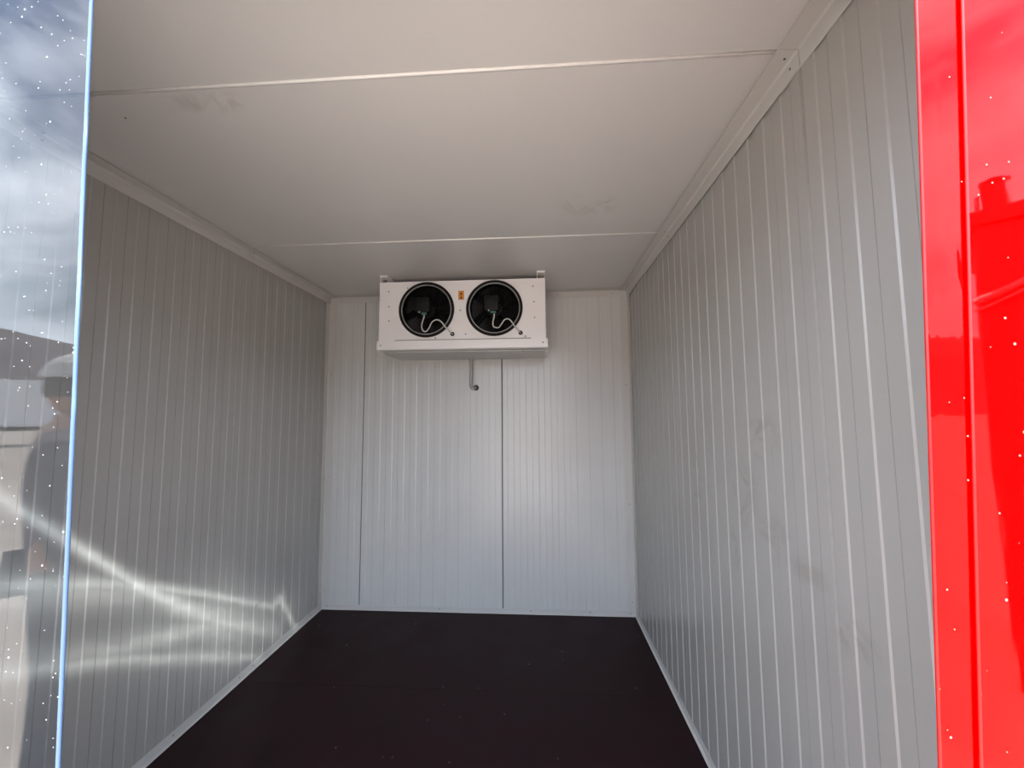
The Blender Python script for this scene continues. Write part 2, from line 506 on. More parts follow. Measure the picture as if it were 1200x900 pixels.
def add_tube(bm, pts, r, n=10, caps=True):
    pts = [Vector(p) for p in pts]
    rings = []
    prev = None
    for i, p in enumerate(pts):
        t = (pts[min(i + 1, len(pts) - 1)] - pts[max(i - 1, 0)]).normalized()
        if prev is None:
            a = t.cross(Vector((0, 0, 1)))
            if a.length < 1e-3:
                a = t.cross(Vector((1, 0, 0)))
            a.normalize()
        else:
            a = (prev - t * prev.dot(t)).normalized()
        prev = a
        b = t.cross(a)
        rings.append([bm.verts.new(p + (a * math.cos(2 * PI * k / n) + b * math.sin(2 * PI * k / n)) * r) for k in range(n)])
    for i in range(len(rings) - 1):
        for k in range(n):
            bm.faces.new((rings[i][k], rings[i][(k + 1) % n], rings[i + 1][(k + 1) % n], rings[i + 1][k]))
    if caps:
        bm.faces.new(rings[0]); bm.faces.new(rings[-1])


def spline(pts, n=8):
    P = [Vector(p) for p in pts]
    P = [P[0] * 2 - P[1]] + P + [P[-1] * 2 - P[-2]]
    out = []
    for i in range(1, len(P) - 2):
        for k in range(n):
            t = k / n
            out.append(0.5 * ((2 * P[i]) + (-P[i - 1] + P[i + 1]) * t + (2 * P[i - 1] - 5 * P[i] + 4 * P[i + 1] - P[i + 2]) * t * t
                              + (-P[i - 1] + 3 * P[i] - 3 * P[i + 1] + P[i + 2]) * t ** 3))
    out.append(P[-2])
    return out


def add_lathe_y(bm, cx, cz, prof, n=48, close=True):
    """profile of (radius, y) turned about the axis through (cx, *, cz) along y"""
    rings = [[bm.verts.new((cx + r * math.cos(2 * PI * k / n), y, cz + r * math.sin(2 * PI * k / n))) for k in range(n)] for r, y in prof]
    m = len(rings)
    for i in range(m if close else m - 1):
        a, b = rings[i], rings[(i + 1) % m]
        for k in range(n):
            bm.faces.new((a[k], a[(k + 1) % n], b[(k + 1) % n], b[k]))


SCREW_ME = {}


def screw(parent, loc, axis, r=0.0035, mat=None):
    """small pan head screw; axis is the outward direction"""
    mat = mat or m_screw
    key = (round(r, 4), mat.name)
    if key not in SCREW_ME:
        bm = bmesh.new()
        n = 8
        r0 = [bm.verts.new((r * math.cos(2 * PI * k / n), r * math.sin(2 * PI * k / n), 0)) for k in range(n)]
        r1 = [bm.verts.new((r * 0.7 * math.cos(2 * PI * k / n), r * 0.7 * math.sin(2 * PI * k / n), r * 0.6)) for k in range(n)]
        for k in range(n):
            bm.faces.new((r0[k], r0[(k + 1) % n], r1[(k + 1) % n], r1[k]))
        bm.faces.new(r1); bm.faces.new(r0[::-1])
        me = bpy.data.meshes.new('screw')
        bm.to_mesh(me); bm.free()
        me.materials.append(mat)
        SCREW_ME[key] = me
    o = link('screw', SCREW_ME[key], None, parent)
    o.location = loc
    o.rotation_euler = Vector(axis).to_track_quat('Z', 'Y').to_euler()
    return o


# ------------------------------------------------------------------ room shell
XL, XR, YB, H = -1.5807, 0.6693, 2.898, 2.303
YF = 0.53               # inner face of the front wall
YO = 0.45               # its outer face
SKIN = 0.004


def ribbed_panel(name, u0, u1, z0, z1, lines, to_world, mat, parent, half, h=0.0028, s=0.0038, fall=0.0052):
    """one sheet-faced wall panel: flat bands alternating proud and recessed, the rise on the low-u side at each of `lines`"""
    pts = []
    lo_, hi_ = u0 + 0.002, u1 - 0.002
    for a in lines:
        pts += [(a - s, 0), (a, h), (a + half, h), (a + half + fall, 0)]

    def level(u):
        for (ua, va), (ub, vb) in zip(pts[:-1], pts[1:]):
            if ua <= u <= ub:
                return va + (vb - va) * (u - ua) / max(ub - ua, 1e-9)
        return 0
    prof = [(u0, 0.0), (lo_, SKIN + level(lo_))]
    prof += [(u, SKIN + d) for u, d in pts if lo_ + 0.001 < u < hi_ - 0.001]
    prof += [(hi_, SKIN + level(hi_)), (u1, 0.0)]
    bm = bmesh.new()
    lo = [bm.verts.new(to_world(u, d, z0)) for u, d in prof]
    hi = [bm.verts.new(to_world(u, d, z1)) for u, d in prof]
    n = len(prof)
    for i in range(n - 1):
        bm.faces.new((lo[i], lo[i + 1], hi[i + 1], hi[i]))
    bm.faces.new((lo[-1], lo[0], hi[0], hi[-1]))
    bm.faces.new(lo); bm.faces.new(hi)
    return from_bm(name, bm, mat, parent)


GAP = 0.0022
# left wall
wall_left = tag(box('wall_left', XL - 0.08, XL - SKIN, YO, YB + 0.08, -0.02, H, m_core), kind='structure')
to_l = lambda u, d, z: (XL - SKIN + d, u, z)
LL = [1.345 + 0.0851 * k for k in range(-10, 19)]
for a, b in ((YF, 0.9605), (0.9605, 1.9815), (1.9815, YB)):
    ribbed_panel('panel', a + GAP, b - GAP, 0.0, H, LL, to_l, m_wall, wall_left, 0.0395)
# right wall
wall_right = tag(box('wall_right', XR + SKIN, XR + 0.08, YO, YB + 0.08, -0.02, H, m_core), kind='structure')
to_r = lambda u, d, z: (XR + SKIN - d, u, z)
LR = [1.06 + 0.0853 * k for k in range(-1, 22)]
LR0 = [0.929 - 0.0862 * k for k in range(5, -1, -1)]
for a, b, ll in ((YF, 0.976, LR0), (0.976, 1.953, LR), (1.953, YB, LR)):
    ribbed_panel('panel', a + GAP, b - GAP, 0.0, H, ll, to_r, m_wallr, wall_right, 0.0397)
# back wall
wall_back = tag(box('wall_back', XL - SKIN, XR + SKIN, YB + SKIN, YB + 0.08, -0.02, H, m_core), kind='structure')
to_b = lambda u, d, z: (u, YB + SKIN - d, z)
LB = [-0.126 + 0.0903 * k for k in range(-20, 10)]
for a, b in ((XL, -1.298), (-1.298, -0.257), (-0.257, XR)):
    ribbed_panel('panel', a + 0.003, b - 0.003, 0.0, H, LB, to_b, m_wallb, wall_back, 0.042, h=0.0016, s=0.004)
# front wall with the doorway
DX0, DX1, DZ = -0.88, 0.60, 2.14
bm = bmesh.new()
add_box(bm, XL - SKIN, DX0, YO, YF, -0.02, H)
add_box(bm, DX1, XR + SKIN, YO, YF, -0.02, H)
add_box(bm, DX0, DX1, YO, YF, DZ, H)
wall_front = tag(from_bm('wall_front', bm, m_outer), kind='structure')
# ceiling and its three panels, V joints between them
ceiling = tag(box('ceiling', XL - 0.08, XR + 0.08, YO, YB + 0.08, H + SKIN, H + 0.08, m_core), kind='structure')
C1, C2 = 0.978, 1.980
for a, b in ((YF, C1), (C1, C2), (C2, YB)):
    bm = bmesh.new()
    ch = 0.0055
    prof = [(a + 0.001, H + SKIN), (a + 0.001, H + 0.0032), (a + ch, H), (b - ch, H), (b - 0.001, H + 0.0032), (b - 0.001, H + SKIN)]
    p0 = [bm.verts.new((XL, y, z)) for y, z in prof]
    p1 = [bm.verts.new((XR, y, z)) for y, z in prof]
    for i in range(len(prof)):
        j = (i + 1) % len(prof)
        bm.faces.new((p0[i], p0[j], p1[j], p1[i]))
    bm.faces.new(p0); bm.faces.new(p1)
    from_bm('panel', bm, m_ceil, ceiling)
for y in (C1, C2):
    bm = bmesh.new()
    add_tube(bm, [(XL + 0.05, y + 0.001, H + 0.0004), (XR - 0.05, y + 0.001, H + 0.0004)], 0.0048, 8)
    from_bm('joint_bead', bm, m_bead, ceiling, True)
# floor: two sheets of brown film-faced plywood
floor = tag(box('floor', XL - 0.08, XR + 0.08, YO, YB + 0.08, -0.15, -0.019, m_core), kind='structure')
box('board', XL, XR, YO, 2.1095, -0.018, 0.0, m_floor, floor, 0.0006)
box('board', XL, XR, 2.1105, YB, -0.018, 0.0, m_floor, floor, 0.0006)
specs = [(-1.176, 2.467, 2.4), (0.128, 2.466, 2.4), (-0.063, 2.338, 2.2), (-0.5, 2.128, 2), (-0.519, 1.903, 1.6), (-0.17, 1.959, 2), (0.484, 2.171, 2),
         (-0.862, 1.733, 2), (-0.829, 2.73, 2.4), (-0.37, 1.689, 1.5), (-0.469, 2.005, 1.5), (-0.371, 1.931, 1.4), (-0.32, 2.128, 1.5), (-0.30, 2.128, 1.2),
         (-1.466, 2.678, 2), (-1.062, 2.098, 1.6), (-1.3, 2.822, 2), (-1.117, 2.858, 1.6), (0.481, 2.801, 2), (0.621, 2.654, 1.6),
         (0.127, 2.386, 1.5), (-0.607, 1.70, 1.4), (-0.646, 1.698, 1.2), (0.066, 1.731, 1.4)]
bm = bmesh.new()
for x, y, r in specs:
    r *= 0.001
    c = bm.verts.new((x, y, r * 0.9))
    ring = [bm.verts.new((x + r * random.uniform(0.7, 1.3) * math.cos(k * 1.047), y + r * random.uniform(0.7, 1.3) * math.sin(k * 1.047), 0.0003)) for k in range(6)]
    for k in range(6):
        bm.faces.new((c, ring[k], ring[(k + 1) % 6]))
    bm.faces.new(ring[::-1])
tag(from_bm('dust', bm, m_dust, floor), 'pale chips scattered on the brown floor', kind='stuff')


# ------------------------------------------------------------------ angle trims
def l_trim(name, axis, s0, s1, corner, d1, d2, leg1, leg2, parent=None, t=0.0016, off=0.0, legth=0.004):
    """sheet angle along axis (0 x, 1 y, 2 z): legs run from the corner along d1 and d2"""
    d1, d2 = Vector(d1), Vector(d2)
    c = Vector(corner) + (d1 + d2) * off
    prof = [c, c + d1 * leg1, c + d1 * (leg1 - 0.0005) + d2 * t, c + d1 * (t + 0.006) + d2 * (t + 0.0008), c + (d1 + d2) * (t + 0.0028),
            c + d1 * (t + 0.0008) + d2 * (t + 0.006), c + d2 * (leg2 - 0.0005) + d1 * t, c + d2 * leg2]
    bm = bmesh.new()
    e = Vector((axis == 0, axis == 1, axis == 2))
    a = [bm.verts.new(p + e * s0) for p in prof]
    b = [bm.verts.new(p + e * s1) for p in prof]
    n = len(prof)
    for i in range(n):
        bm.faces.new((a[i], a[(i + 1) % n], b[(i + 1) % n], b[i]))
    bm.faces.new(a); bm.faces.new(b)
    return from_bm(name, bm, m_trim, parent)


G = 0.05
# ceiling angle on the right, two lengths lapped at the joint
t1 = tag(l_trim('trim_1', 1, 0.968, YB, (XR, 0, H), (-1, 0, 0), (0, 0, -1), G, G, off=0.0066), kind='structure')
l_trim('trim_segment', 1, YF, 1.05, (XR, 0, H), (-1, 0, 0), (0, 0, -1), G + 0.003, G + 0.003, t1, off=0.0036)
for y in (0.993, 1.955, 2.80):
    screw(t1, (XR - 0.026, y, H - 0.0082), (0, 0, -1), 0.0036)
    screw(t1, (XR - 0.0082, y + 0.008, H - 0.030), (-1, 0, 0), 0.0036)
# ceiling angle on the left
t2 = tag(l_trim('trim_2', 1, 2.03, YB, (XL, 0, H), (1, 0, 0), (0, 0, -1), G, G, off=0.0066), kind='structure')
l_trim('trim_segment', 1, YF, 2.07, (XL, 0, H), (1, 0, 0), (0, 0, -1), G + 0.002, G + 0.002, t2, off=0.0036)
for y in (2.045, 2.80, 1.10):
    screw(t2, (XL + 0.022, y, H - 0.0082), (0, 0, -1), 0.0034)
    screw(t2, (XL + 0.0082, y + 0.008, H - 0.028), (1, 0, 0), 0.0034)
# ceiling angle along the back
t3 = tag(l_trim('trim_3', 0, XL + 0.045, XR - 0.045, (0, YB, H), (0, -1, 0), (0, 0, -1), G, G, off=0.002), kind='structure')
for x in (XL + 0.09, -1.2, 0.16, 0.56):
    screw(t3, (x, YB - 0.0037, H - 0.028), (0, -1, 0), 0.0034)
# upright corner angles at the back
t4 = tag(l_trim('trim_4', 2, 0.0, H - 0.05, (XL, YB, 0), (1, 0, 0), (0, -1, 0), 0.055, 0.05, off=0.002), kind='structure')
for z in (1.70, 0.94, 0.13):
    screw(t4, (XL + 0.030, YB - 0.0037, z), (0, -1, 0), 0.0036)
    screw(t4, (XL + 0.0037, YB - 0.026, z - 0.01), (1, 0, 0), 0.0036)
t5 = tag(l_trim('trim_5', 2, 0.0, H - 0.05, (XR, YB, 0), (-1, 0, 0), (0, -1, 0), 0.055, 0.05, off=0.002), kind='structure')
for z in (1.60, 0.76, 0.10):
    screw(t5, (XR - 0.030, YB - 0.0037, z), (0, -1, 0), 0.0036)
# skirting angles
b1 = tag(l_trim('baseboard_left', 1, YF, YB, (XL, 0, 0), (1, 0, 0), (0, 0, 1), 0.010, 0.042, off=0.0036), kind='structure')
for y in (1.30, 1.72, 2.10, 2.20, 2.75):
    screw(b1, (XL + 0.0048, y, 0.028), (1, 0, 0), 0.0034)
b2 = tag(l_trim('baseboard_right', 1, YF, YB, (XR, 0, 0), (-1, 0, 0), (0, 0, 1), 0.012, 0.036, off=0.0036), kind='structure')
for y in (1.15, 1.66, 2.08, 2.60):
    screw(b2, (XR - 0.0048, y, 0.024), (-1, 0, 0), 0.0034)
b3 = tag(l_trim('baseboard_back', 0, XL, XR, (0, YB, 0), (0, -1, 0), (0, 0, 1), 0.008, 0.034, off=0.002), kind='structure')
for x in (XL + 0.045, -0.71, -0.06, 0.35, XR - 0.045):
    screw(b3, (x, YB - 0.0038, 0.024), (0, -1, 0), 0.004)

# ------------------------------------------------------------------ evaporator
FY = 2.470
ev = empty('evaporator', (-0.478, 2.68, 1.81))
tag(ev, 'white twin-fan evaporator hung under the ceiling at the back wall', 'cooling unit')
EX0, EX1, EZ0, EZ1 = -1.0155, 0.0585, 1.845, 2.256
FANS = [(-0.7045, 2.0685), (-0.2665, 2.0695)]
FR = 0.168
# casing: shell open to the front
bm = bmesh.new()
T = 0.003
add_box(bm, EX0, EX0 + T, FY + 0.002, 2.868, EZ0, EZ1)
add_box(bm, EX1 - T, EX1, FY + 0.002, 2.868, EZ0, EZ1)
add_box(bm, EX0 + T, EX1 - T, FY + 0.002, 2.868, EZ1 - T, EZ1)
add_box(bm, EX0 + T, EX1 - T, 2.862, 2.868, EZ0, EZ1 - T)
from_bm('casing', bm, m_white, ev)
box('fin_pack', EX0 + 0.05, EX1 - 0.05, 2.60, 2.80, EZ0 + 0.005, EZ1 - 0.006, m_dark, ev)
# front sheet with two round openings
bm = bmesh.new()
NSEG = 48
HALF = 0.186


def plate_with_hole(bm, cx, cz, y):
    inner, outer = [], []
    for k in range(NSEG):
        a = 2 * PI * k / NSEG
        c, s = math.cos(a), math.sin(a)
        m = max(abs(c), abs(s))
        inner.append(bm.verts.new((cx + FR * c, y, cz + FR * s)))
        outer.append(bm.verts.new((cx + HALF * c / m, y, min(max(cz + HALF * s / m, EZ0), EZ1))))
    for k in range(NSEG):
        j = (k + 1) % NSEG
        bm.faces.new((inner[k], inner[j], outer[j], outer[k]))


def quad(bm, x0, x1, z0, z1, y):
    bm.faces.new([bm.verts.new(v) for v in ((x0, y, z0), (x1, y, z0), (x1, y, z1), (x0, y, z1))])


for cx, cz in FANS:
    plate_with_hole(bm, cx, cz, FY)
    quad(bm, cx - HALF, cx + HALF, EZ0, cz - HALF, FY)
    quad(bm, cx - HALF, cx + HALF, cz + HALF, EZ1, FY) if cz + HALF < EZ1 else None
xs = [EX0, FANS[0][0] - HALF, FANS[0][0] + HALF, FANS[1][0] - HALF, FANS[1][0] + HALF, EX1]
for i in (0, 2, 4):
    quad(bm, xs[i], xs[i + 1], EZ0, EZ1, FY)
# folded edges of the sheet
for (x0, x1, z0, z1) in ((EX0, EX1, EZ1 - 0.0015, EZ1), (EX0, EX0 + 0.0015, EZ0, EZ1), (EX1 - 0.0015, EX1, EZ0, EZ1)):
    add_box(bm, x0, x1, FY + 0.0002, FY + 0.012, z0, z1)
front = from_bm('front_panel', bm, m_white, ev)
for x, z in ((-0.955, 2.195), (-0.952, 2.095), (-0.951, 2.0), (-0.862, 1.98), (-0.485, 2.06), (-0.83, 2.215), (-0.645, 1.884), (-0.02, 2.205), (-0.014, 2.105), (-0.011, 2.003), (-0.45, 1.905), (-0.07, 1.885)):
    screw(front, (x, FY, z), (0, -1, 0), 0.0045)
# drip tray: front lip and shallow tapering pan
bm = bmesh.new()
tx0, tx1 = -1.024, 0.070
lipf = FY - 0.010
pf = [(lipf, 1.866), (lipf, 1.815), (lipf + 0.004, 1.811), (2.62, 1.800), (2.872, 1.806), (2.872, 1.85), (FY + 0.004, 1.862)]
a = [bm.verts.new((tx0, y, z)) for y, z in pf]
b = [bm.verts.new((tx1, y, z)) for y, z in pf]
n = len(pf)
for i in range(n):
    bm.faces.new((a[i], a[(i + 1) % n], b[(i + 1) % n], b[i]))
bm.faces.new(a); bm.faces.new(b)
tray = from_bm('drip_tray', bm, m_white, ev)
box('tray_underside', tx0 + 0.02, tx1 - 0.012, 2.50, 2.868, 1.7985, 1.8035, m_tray, tray, 0.001)
box('tray_cover', -0.905, -0.035, lipf - 0.0022, lipf, 1.816, 1.868, m_white, tray, 0.0008)
box('cover_gap', -0.905, -0.035, lipf - 0.0012, lipf + 0.003, 1.868, 1.8715, m_screw, tray)
screw(tray, (-0.998, lipf, 1.840), (0, -1, 0), 0.0045)
screw(tray, (0.040, lipf, 1.842), (0, -1, 0), 0.0045)
screw(tray, (-0.99, 2.52, 1.800), (0, 0, -1), 0.0045)
screw(tray, (-0.085, 2.52, 1.7975), (0, 0, -1), 0.0045)
# hanging channels up to the ceiling
for bx, w in ((EX0 + 0.001, 0.050), (EX1 - 0.052, 0.051)):
    bm = bmesh.new()
    add_box(bm, bx, bx + w, FY - 0.004, 2.86, H - 0.012, H)
    add_box(bm, bx, bx + 0.003, FY + 0.004, 2.86, EZ1, H - 0.012)
    add_box(bm, bx + w - 0.003, bx + w, FY + 0.004, 2.86, EZ1, H - 0.012)
    br = from_bm('hanging_bracket', bm, m_white, ev)
    box('bracket_shade_block', bx + 0.003, bx + w - 0.003, FY + 0.05, 2.85, EZ1 + 0.001, H - 0.013, m_bracket, br)  # added block, coloured as the shade inside the open channel
# fans
for fi, (cx, cz) in enumerate(FANS):
    bm = bmesh.new()
    add_lathe_y(bm, cx, cz, [(0.181, FY), (0.181, FY - 0.006), (0.176, FY - 0.014), (0.168, FY - 0.016), (0.163, FY - 0.012), (0.160, FY + 0.010),
                             (0.158, FY + 0.07), (0.162, FY + 0.07), (0.166, FY + 0.010), (0.168, FY)], 64)
    fan = from_bm('fan_ring', bm, m_black, ev, True)
    bm = bmesh.new()
    add_lathe_y(bm, cx + 0.002, cz - 0.002, [(0.1635, FY - 0.0135), (0.1605, FY - 0.0165), (0.1570, FY - 0.0145), (0.1570, FY - 0.010), (0.1610, FY - 0.009)], 64)
    from_bm('guard_rim', bm, m_ring, fan, True)
    bm = bmesh.new()
    for r in (0.040, 0.058, 0.076, 0.094, 0.112, 0.130, 0.147):
        y = FY - 0.040 + 0.026 * (r / 0.16) ** 2
        pts = [(cx + r * math.cos(2 * PI * k / 40), y, cz + r * math.sin(2 * PI * k / 40)) for k in range(41)]
        add_tube(bm, pts, 0.0010, 5, False)
    for k in range(8):
        a = PI / 4 * k
        pts = [(cx + r * math.cos(a), FY - 0.038 + 0.026 * (r / 0.16) ** 2, cz + r * math.sin(a)) for r in (0.03, 0.06, 0.09, 0.12, 0.15, 0.178)]
        add_tube(bm, pts, 0.0016 if k % 2 == 0 else 0.0011, 6)
    from_bm('wire_guard', bm, m_black, fan, True)
    bm = bmesh.new()
    add_lathe_y(bm, cx, cz, [(0.001, FY + 0.02), (0.046, FY + 0.02), (0.05, FY + 0.024), (0.05, FY + 0.075), (0.001, FY + 0.075)], 28, False)
    from_bm('hub', bm, m_black, fan)
    for k in range(5):
        bm = bmesh.new()
        a0 = 2 * PI * k / 5 + 0.35 * fi
        grid = []
        for i in range(5):
            r = 0.048 + 0.105 * i / 4
            row = []
            for j in range(4):
                t = j / 3
                a = a0 + (0.30 + 0.55 * i / 4) * (t - 0.5) + 0.25 * i / 4
                row.append((cx + r * math.cos(a), FY + 0.028 + 0.04 * t, cz + r * math.sin(a)))
            grid.append(row)
        top = [[bm.verts.new(v) for v in row] for row in grid]
        bot = [[bm.verts.new((v[0], v[1] + 0.002, v[2])) for v in row] for row in grid]
        for i in range(4):
            for j in range(3):
                bm.faces.new((top[i][j], top[i + 1][j], top[i + 1][j + 1], top[i][j + 1]))
                bm.faces.new((bot[i][j], bot[i][j + 1], bot[i + 1][j + 1], bot[i + 1][j]))
        for (g0, g1) in ((0, 0), (0, 3)):
            pass
        rim = [(i, 0) for i in range(5)] + [(4, j) for j in range(1, 4)] + [(i, 3) for i in range(3, -1, -1)] + [(0, j) for j in range(2, 0, -1)]
        for q in range(len(rim)):
            i, j = rim[q]; i2, j2 = rim[(q + 1) % len(rim)]
            bm.faces.new((top[i][j], bot[i][j], bot[i2][j2], top[i2][j2]))
        from_bm('fan_blade', bm, m_black, fan)
    mx, mz = cx - 0.012, cz + 0.018
    bm = bmesh.new()
    add_box(bm, mx - 0.046, mx + 0.046, FY - 0.058, FY - 0.012, mz - 0.048, mz + 0.048)
    bmesh.ops.bevel(bm, geom=bm.edges[:], offset=0.009, segments=3, affect='EDGES', profile=0.5)
    from_bm('motor_housing', bm, m_motor, fan, True)
    box('motor_label', mx - 0.006, mx + 0.028, FY - 0.060, FY - 0.050, mz - 0.064, mz - 0.052, m_teal, fan, 0.001)
    box('gland_nut', mx - 0.022, mx - 0.013, FY - 0.062, FY - 0.052, mz - 0.052, mz - 0.043, m_cable, fan, 0.002)
    if fi == 0:
        px = [(390, 345), (388, 362), (378, 395), (377, 420), (388, 440), (405, 440), (420, 420), (435, 390), (455, 376), (475, 377), (495, 392), (515, 420), (545, 450)]
        cp0 = (390, 302)
    else:
        px = [(770, 335), (769, 352), (762, 385), (764, 406), (775, 415), (795, 416), (812, 395), (828, 373), (848, 367), (866, 380), (880, 402), (897, 422), (917, 439)]
        cp0 = (765, 290)
    k = 1 / 4.8 * (FY - 0.03) / F_PX
    pts = []
    for i, (u, v) in enumerate(px):
        y = FY - 0.052 if i < 11 else (FY - 0.03 if i == 11 else FY - 0.002)
        pts.append((cx + (u - cp0[0]) * k, y, cz - (v - cp0[1]) * k))
    bm = bmesh.new()
    add_tube(bm, spline(pts, 6), 0.0040, 8)
    from_bm('power_cable', bm, m_cable, fan, True)
    gx, gy, gz = pts[-1]
    bm = bmesh.new()
    add_lathe_y(bm, gx, gz, [(0.0045, FY - 0.004), (0.009, FY - 0.008), (0.0135, FY - 0.004), (0.0135, FY), (0.0045, FY)], 20)
    from_bm('cable_grommet', bm, m_rubber, fan, True)
# warning sticker
sx, sz = -0.4795, 2.158
st = box('warning_sticker', sx - 0.0175, sx + 0.0175, FY - 0.0012, FY - 0.0001, sz - 0.029, sz + 0.029, m_orange, ev)
for dz, s in ((0.0125, 0.010), (-0.0135, 0.009)):
    bm = bmesh.new()
    f_ = [(-s, -s * 0.8), (s, -s * 0.8), (0, s)]
    for y in (FY - 0.0017, FY - 0.0011):
        bm.faces.new([bm.verts.new((sx + u, y, sz + dz + v)) for u, v in f_])
    vs = bm.verts[:]
    for i in range(3):
        bm.faces.new((vs[i], vs[(i + 1) % 3], vs[3 + (i + 1) % 3], vs[3 + i]))
    from_bm('warning_triangle', bm, m_mark, st)
bm = bmesh.new()
for (x0, x1, z0, z1) in ((-0.0175, 0.0175, -0.029, -0.0275), (-0.0175, 0.0175, 0.0275, 0.029), (-0.0175, -0.016, -0.029, 0.029), (0.016, 0.0175, -0.029, 0.029), (-0.016, 0.016, -0.0012, 0.0)):
    add_box(bm, sx + x0, sx + x1, FY - 0.0016, FY - 0.0011, sz + z0, sz + z1)
from_bm('sticker_border', bm, m_mark, st)
# drain
bm = bmesh.new()
add_tube(bm, spline([(-0.478, 2.852, 1.803), (-0.478, 2.852, 1.70), (-0.479, 2.852, 1.625), (-0.477, 2.852, 1.597), (-0.468, 2.858, 1.585), (-0.456, 2.87, 1.588), (-0.452, 2.894, 1.590)], 8), 0.0125, 14)
dr = from_bm('drain_pipe', bm, m_pipe, ev, True)
bm = bmesh.new()
add_lathe_y(bm, -0.450, 1.592, [(0.012, 2.8975), (0.012, 2.886), (0.019, 2.884), (0.021, 2.890), (0.021, 2.8975)], 24)
from_bm('wall_grommet', bm, m_rubber, dr, True)
bm = bmesh.new()
add_tube(bm, [(-0.478, 2.852, 1.803), (-0.478, 2.852, 1.785)], 0.0165, 14)
from_bm('pipe_collar', bm, m_pipe, dr)


# ------------------------------------------------------------------ strip curtain in the doorway
def strip(name, mat, edge_mat, x_lo, x_hi, slope_lo, slope_hi, y0, yaw_, bulge, thick, label, edge, z0=0.03, z1=2.225):
    """hanging PVC strip; left/right edges are x = a + slope * z"""
    bm = bmesh.new()
    NZ, NX = 24, 12
    front_, back_ = [], []
    for i in range(NZ + 1):
        z = z0 + (z1 - z0) * i / NZ
        a, b = x_lo + slope_lo * z, x_hi + slope_hi * z
        f, k = [], []
        for j in range(NX + 1):
            t = j / NX
            x = a + (b - a) * t
            y = y0 + yaw_ * (t - 0.5) * (b - a) + bulge * (1 - (2 * t - 1) ** 2)
            f.append(bm.verts.new((x, y, z))); k.append(bm.verts.new((x, y + thick, z)))
        front_.append(f); back_.append(k)
    for i in range(NZ):
        for j in range(NX):
            bm.faces.new((front_[i][j], front_[i][j + 1], front_[i + 1][j + 1], front_[i + 1][j]))
            bm.faces.new((back_[i][j], back_[i + 1][j], back_[i + 1][j + 1], back_[i][j + 1]))
    for j in range(NX):
        bm.faces.new((front_[0][j], back_[0][j], back_[0][j + 1], front_[0][j + 1]))
        bm.faces.new((front_[NZ][j], front_[NZ][j + 1], back_[NZ][j + 1], back_[NZ][j]))
    for i in range(NZ):
        for j in (0, NX):
            bm.faces.new((front_[i][j], front_[i + 1][j], back_[i + 1][j], back_[i][j]))
    o = from_bm(name, bm, mat, None, False)
    tag(o, label, 'curtain strip', 'strips of the doorway curtain')
    # rounded cut edge, a part of its own
    bm = bmesh.new()
    pts = []
    for i in range(NZ + 1):
        z = z0 + (z1 - z0) * i / NZ
        a, b = x_lo + slope_lo * z, x_hi + slope_hi * z
        t = 0 if edge == 'lo' else 1
        pts.append((a + (b - a) * t, y0 + yaw_ * (t - 0.5) * (b - a) + thick / 2, z))
    add_tube(bm, pts, thick * 0.52, 10)
    from_bm('cut_edge', bm, edge_mat, o, True)
    return o


# clear strip: its right edge passes (-0.549, z 1.905) and (-0.514, z 1.018)
sl = (-0.549 + 0.514) / (1.905 - 1.018)
xr0 = -0.514 - sl * 1.018
strip('clear_curtain_strip', m_clear, m_edge, xr0 - 0.30, xr0, sl, sl, 0.42, 0.0, 0.0, 0.004,
      'clear plastic curtain strip hanging left of the doorway, reflecting sky and hill', 'hi')
# narrow red strip behind, broad red strip in front of it
sr = (0.390 - 0.350) / (1.808 - 1.074)
xa0 = 0.3492 - sr * 1.074
sr2 = (0.429 - 0.379) / (1.805 - 1.075)
xb0 = 0.379 - sr2 * 1.075
strip('red_curtain_strip', m_red2, m_rededge, xa0, xa0 + 0.20, sr, sr, 0.3957, 0.0, 0.0, 0.003,
      'red plastic curtain strip mostly behind another, narrow rippled band beside the doorway', 'lo')
strip('red_curtain_strip', m_red, m_rededge, xb0, xb0 + 0.20, sr2, sr2, 0.392, 0.0, 0.0, 0.003,
      'broad glossy red plastic curtain strip at the right, in front, reflecting a cabin and chimney', 'lo')
rail = tag(box('curtain_rail', -1.05, 0.64, 0.385, YO, 2.225, 2.265, m_steel, None, 0.002),
           'steel curtain rail fixed across the front above the doorway', 'rail')

# ------------------------------------------------------------------ outside: seen mirrored in the strips, and lighting the room
GZ = -0.15
bm = bmesh.new()
R_ = [0, 3, 8, 20, 60, 200, 700, 1500]
prev = None
for i, r in enumerate(R_):
    if r == 0:
        ring = [bm.verts.new((0, 0, GZ))]
    else:
        ring = [bm.verts.new((r * math.cos(2 * PI * k / 32), r * math.sin(2 * PI * k / 32), GZ)) for k in range(32)]
        for k in range(32):
            if len(prev) == 1:
                bm.faces.new((prev[0], ring[k], ring[(k + 1) % 32]))
            else:
                bm.faces.new((prev[k], ring[k], ring[(k + 1) % 32], prev[(k + 1) % 32]))
    prev = ring
tag(from_bm('ground', bm, m_asphalt), kind='structure')


def ridge(az):
    """height in metres of the hill line by compass direction (radians, 0 = +x), about 740 m away"""
    h = 95 + 55 * noise.noise(Vector((az * 2.3, 1.7, 0))) + 22 * noise.noise(Vector((az * 7.1, 4.2, 0))) + 6 * noise.noise(Vector((az * 30, 9, 0)))
    # the dip seen mirrored beside the doorway
    d = az - (PI + math.atan2(400, 560))
    h2 = 101 + 150 * (-d) * 1.0
    w = math.exp(-(d / 0.22) ** 2)
    return h * (1 - w) + (h2 + 3 * noise.noise(Vector((az * 40, 2, 0)))) * w


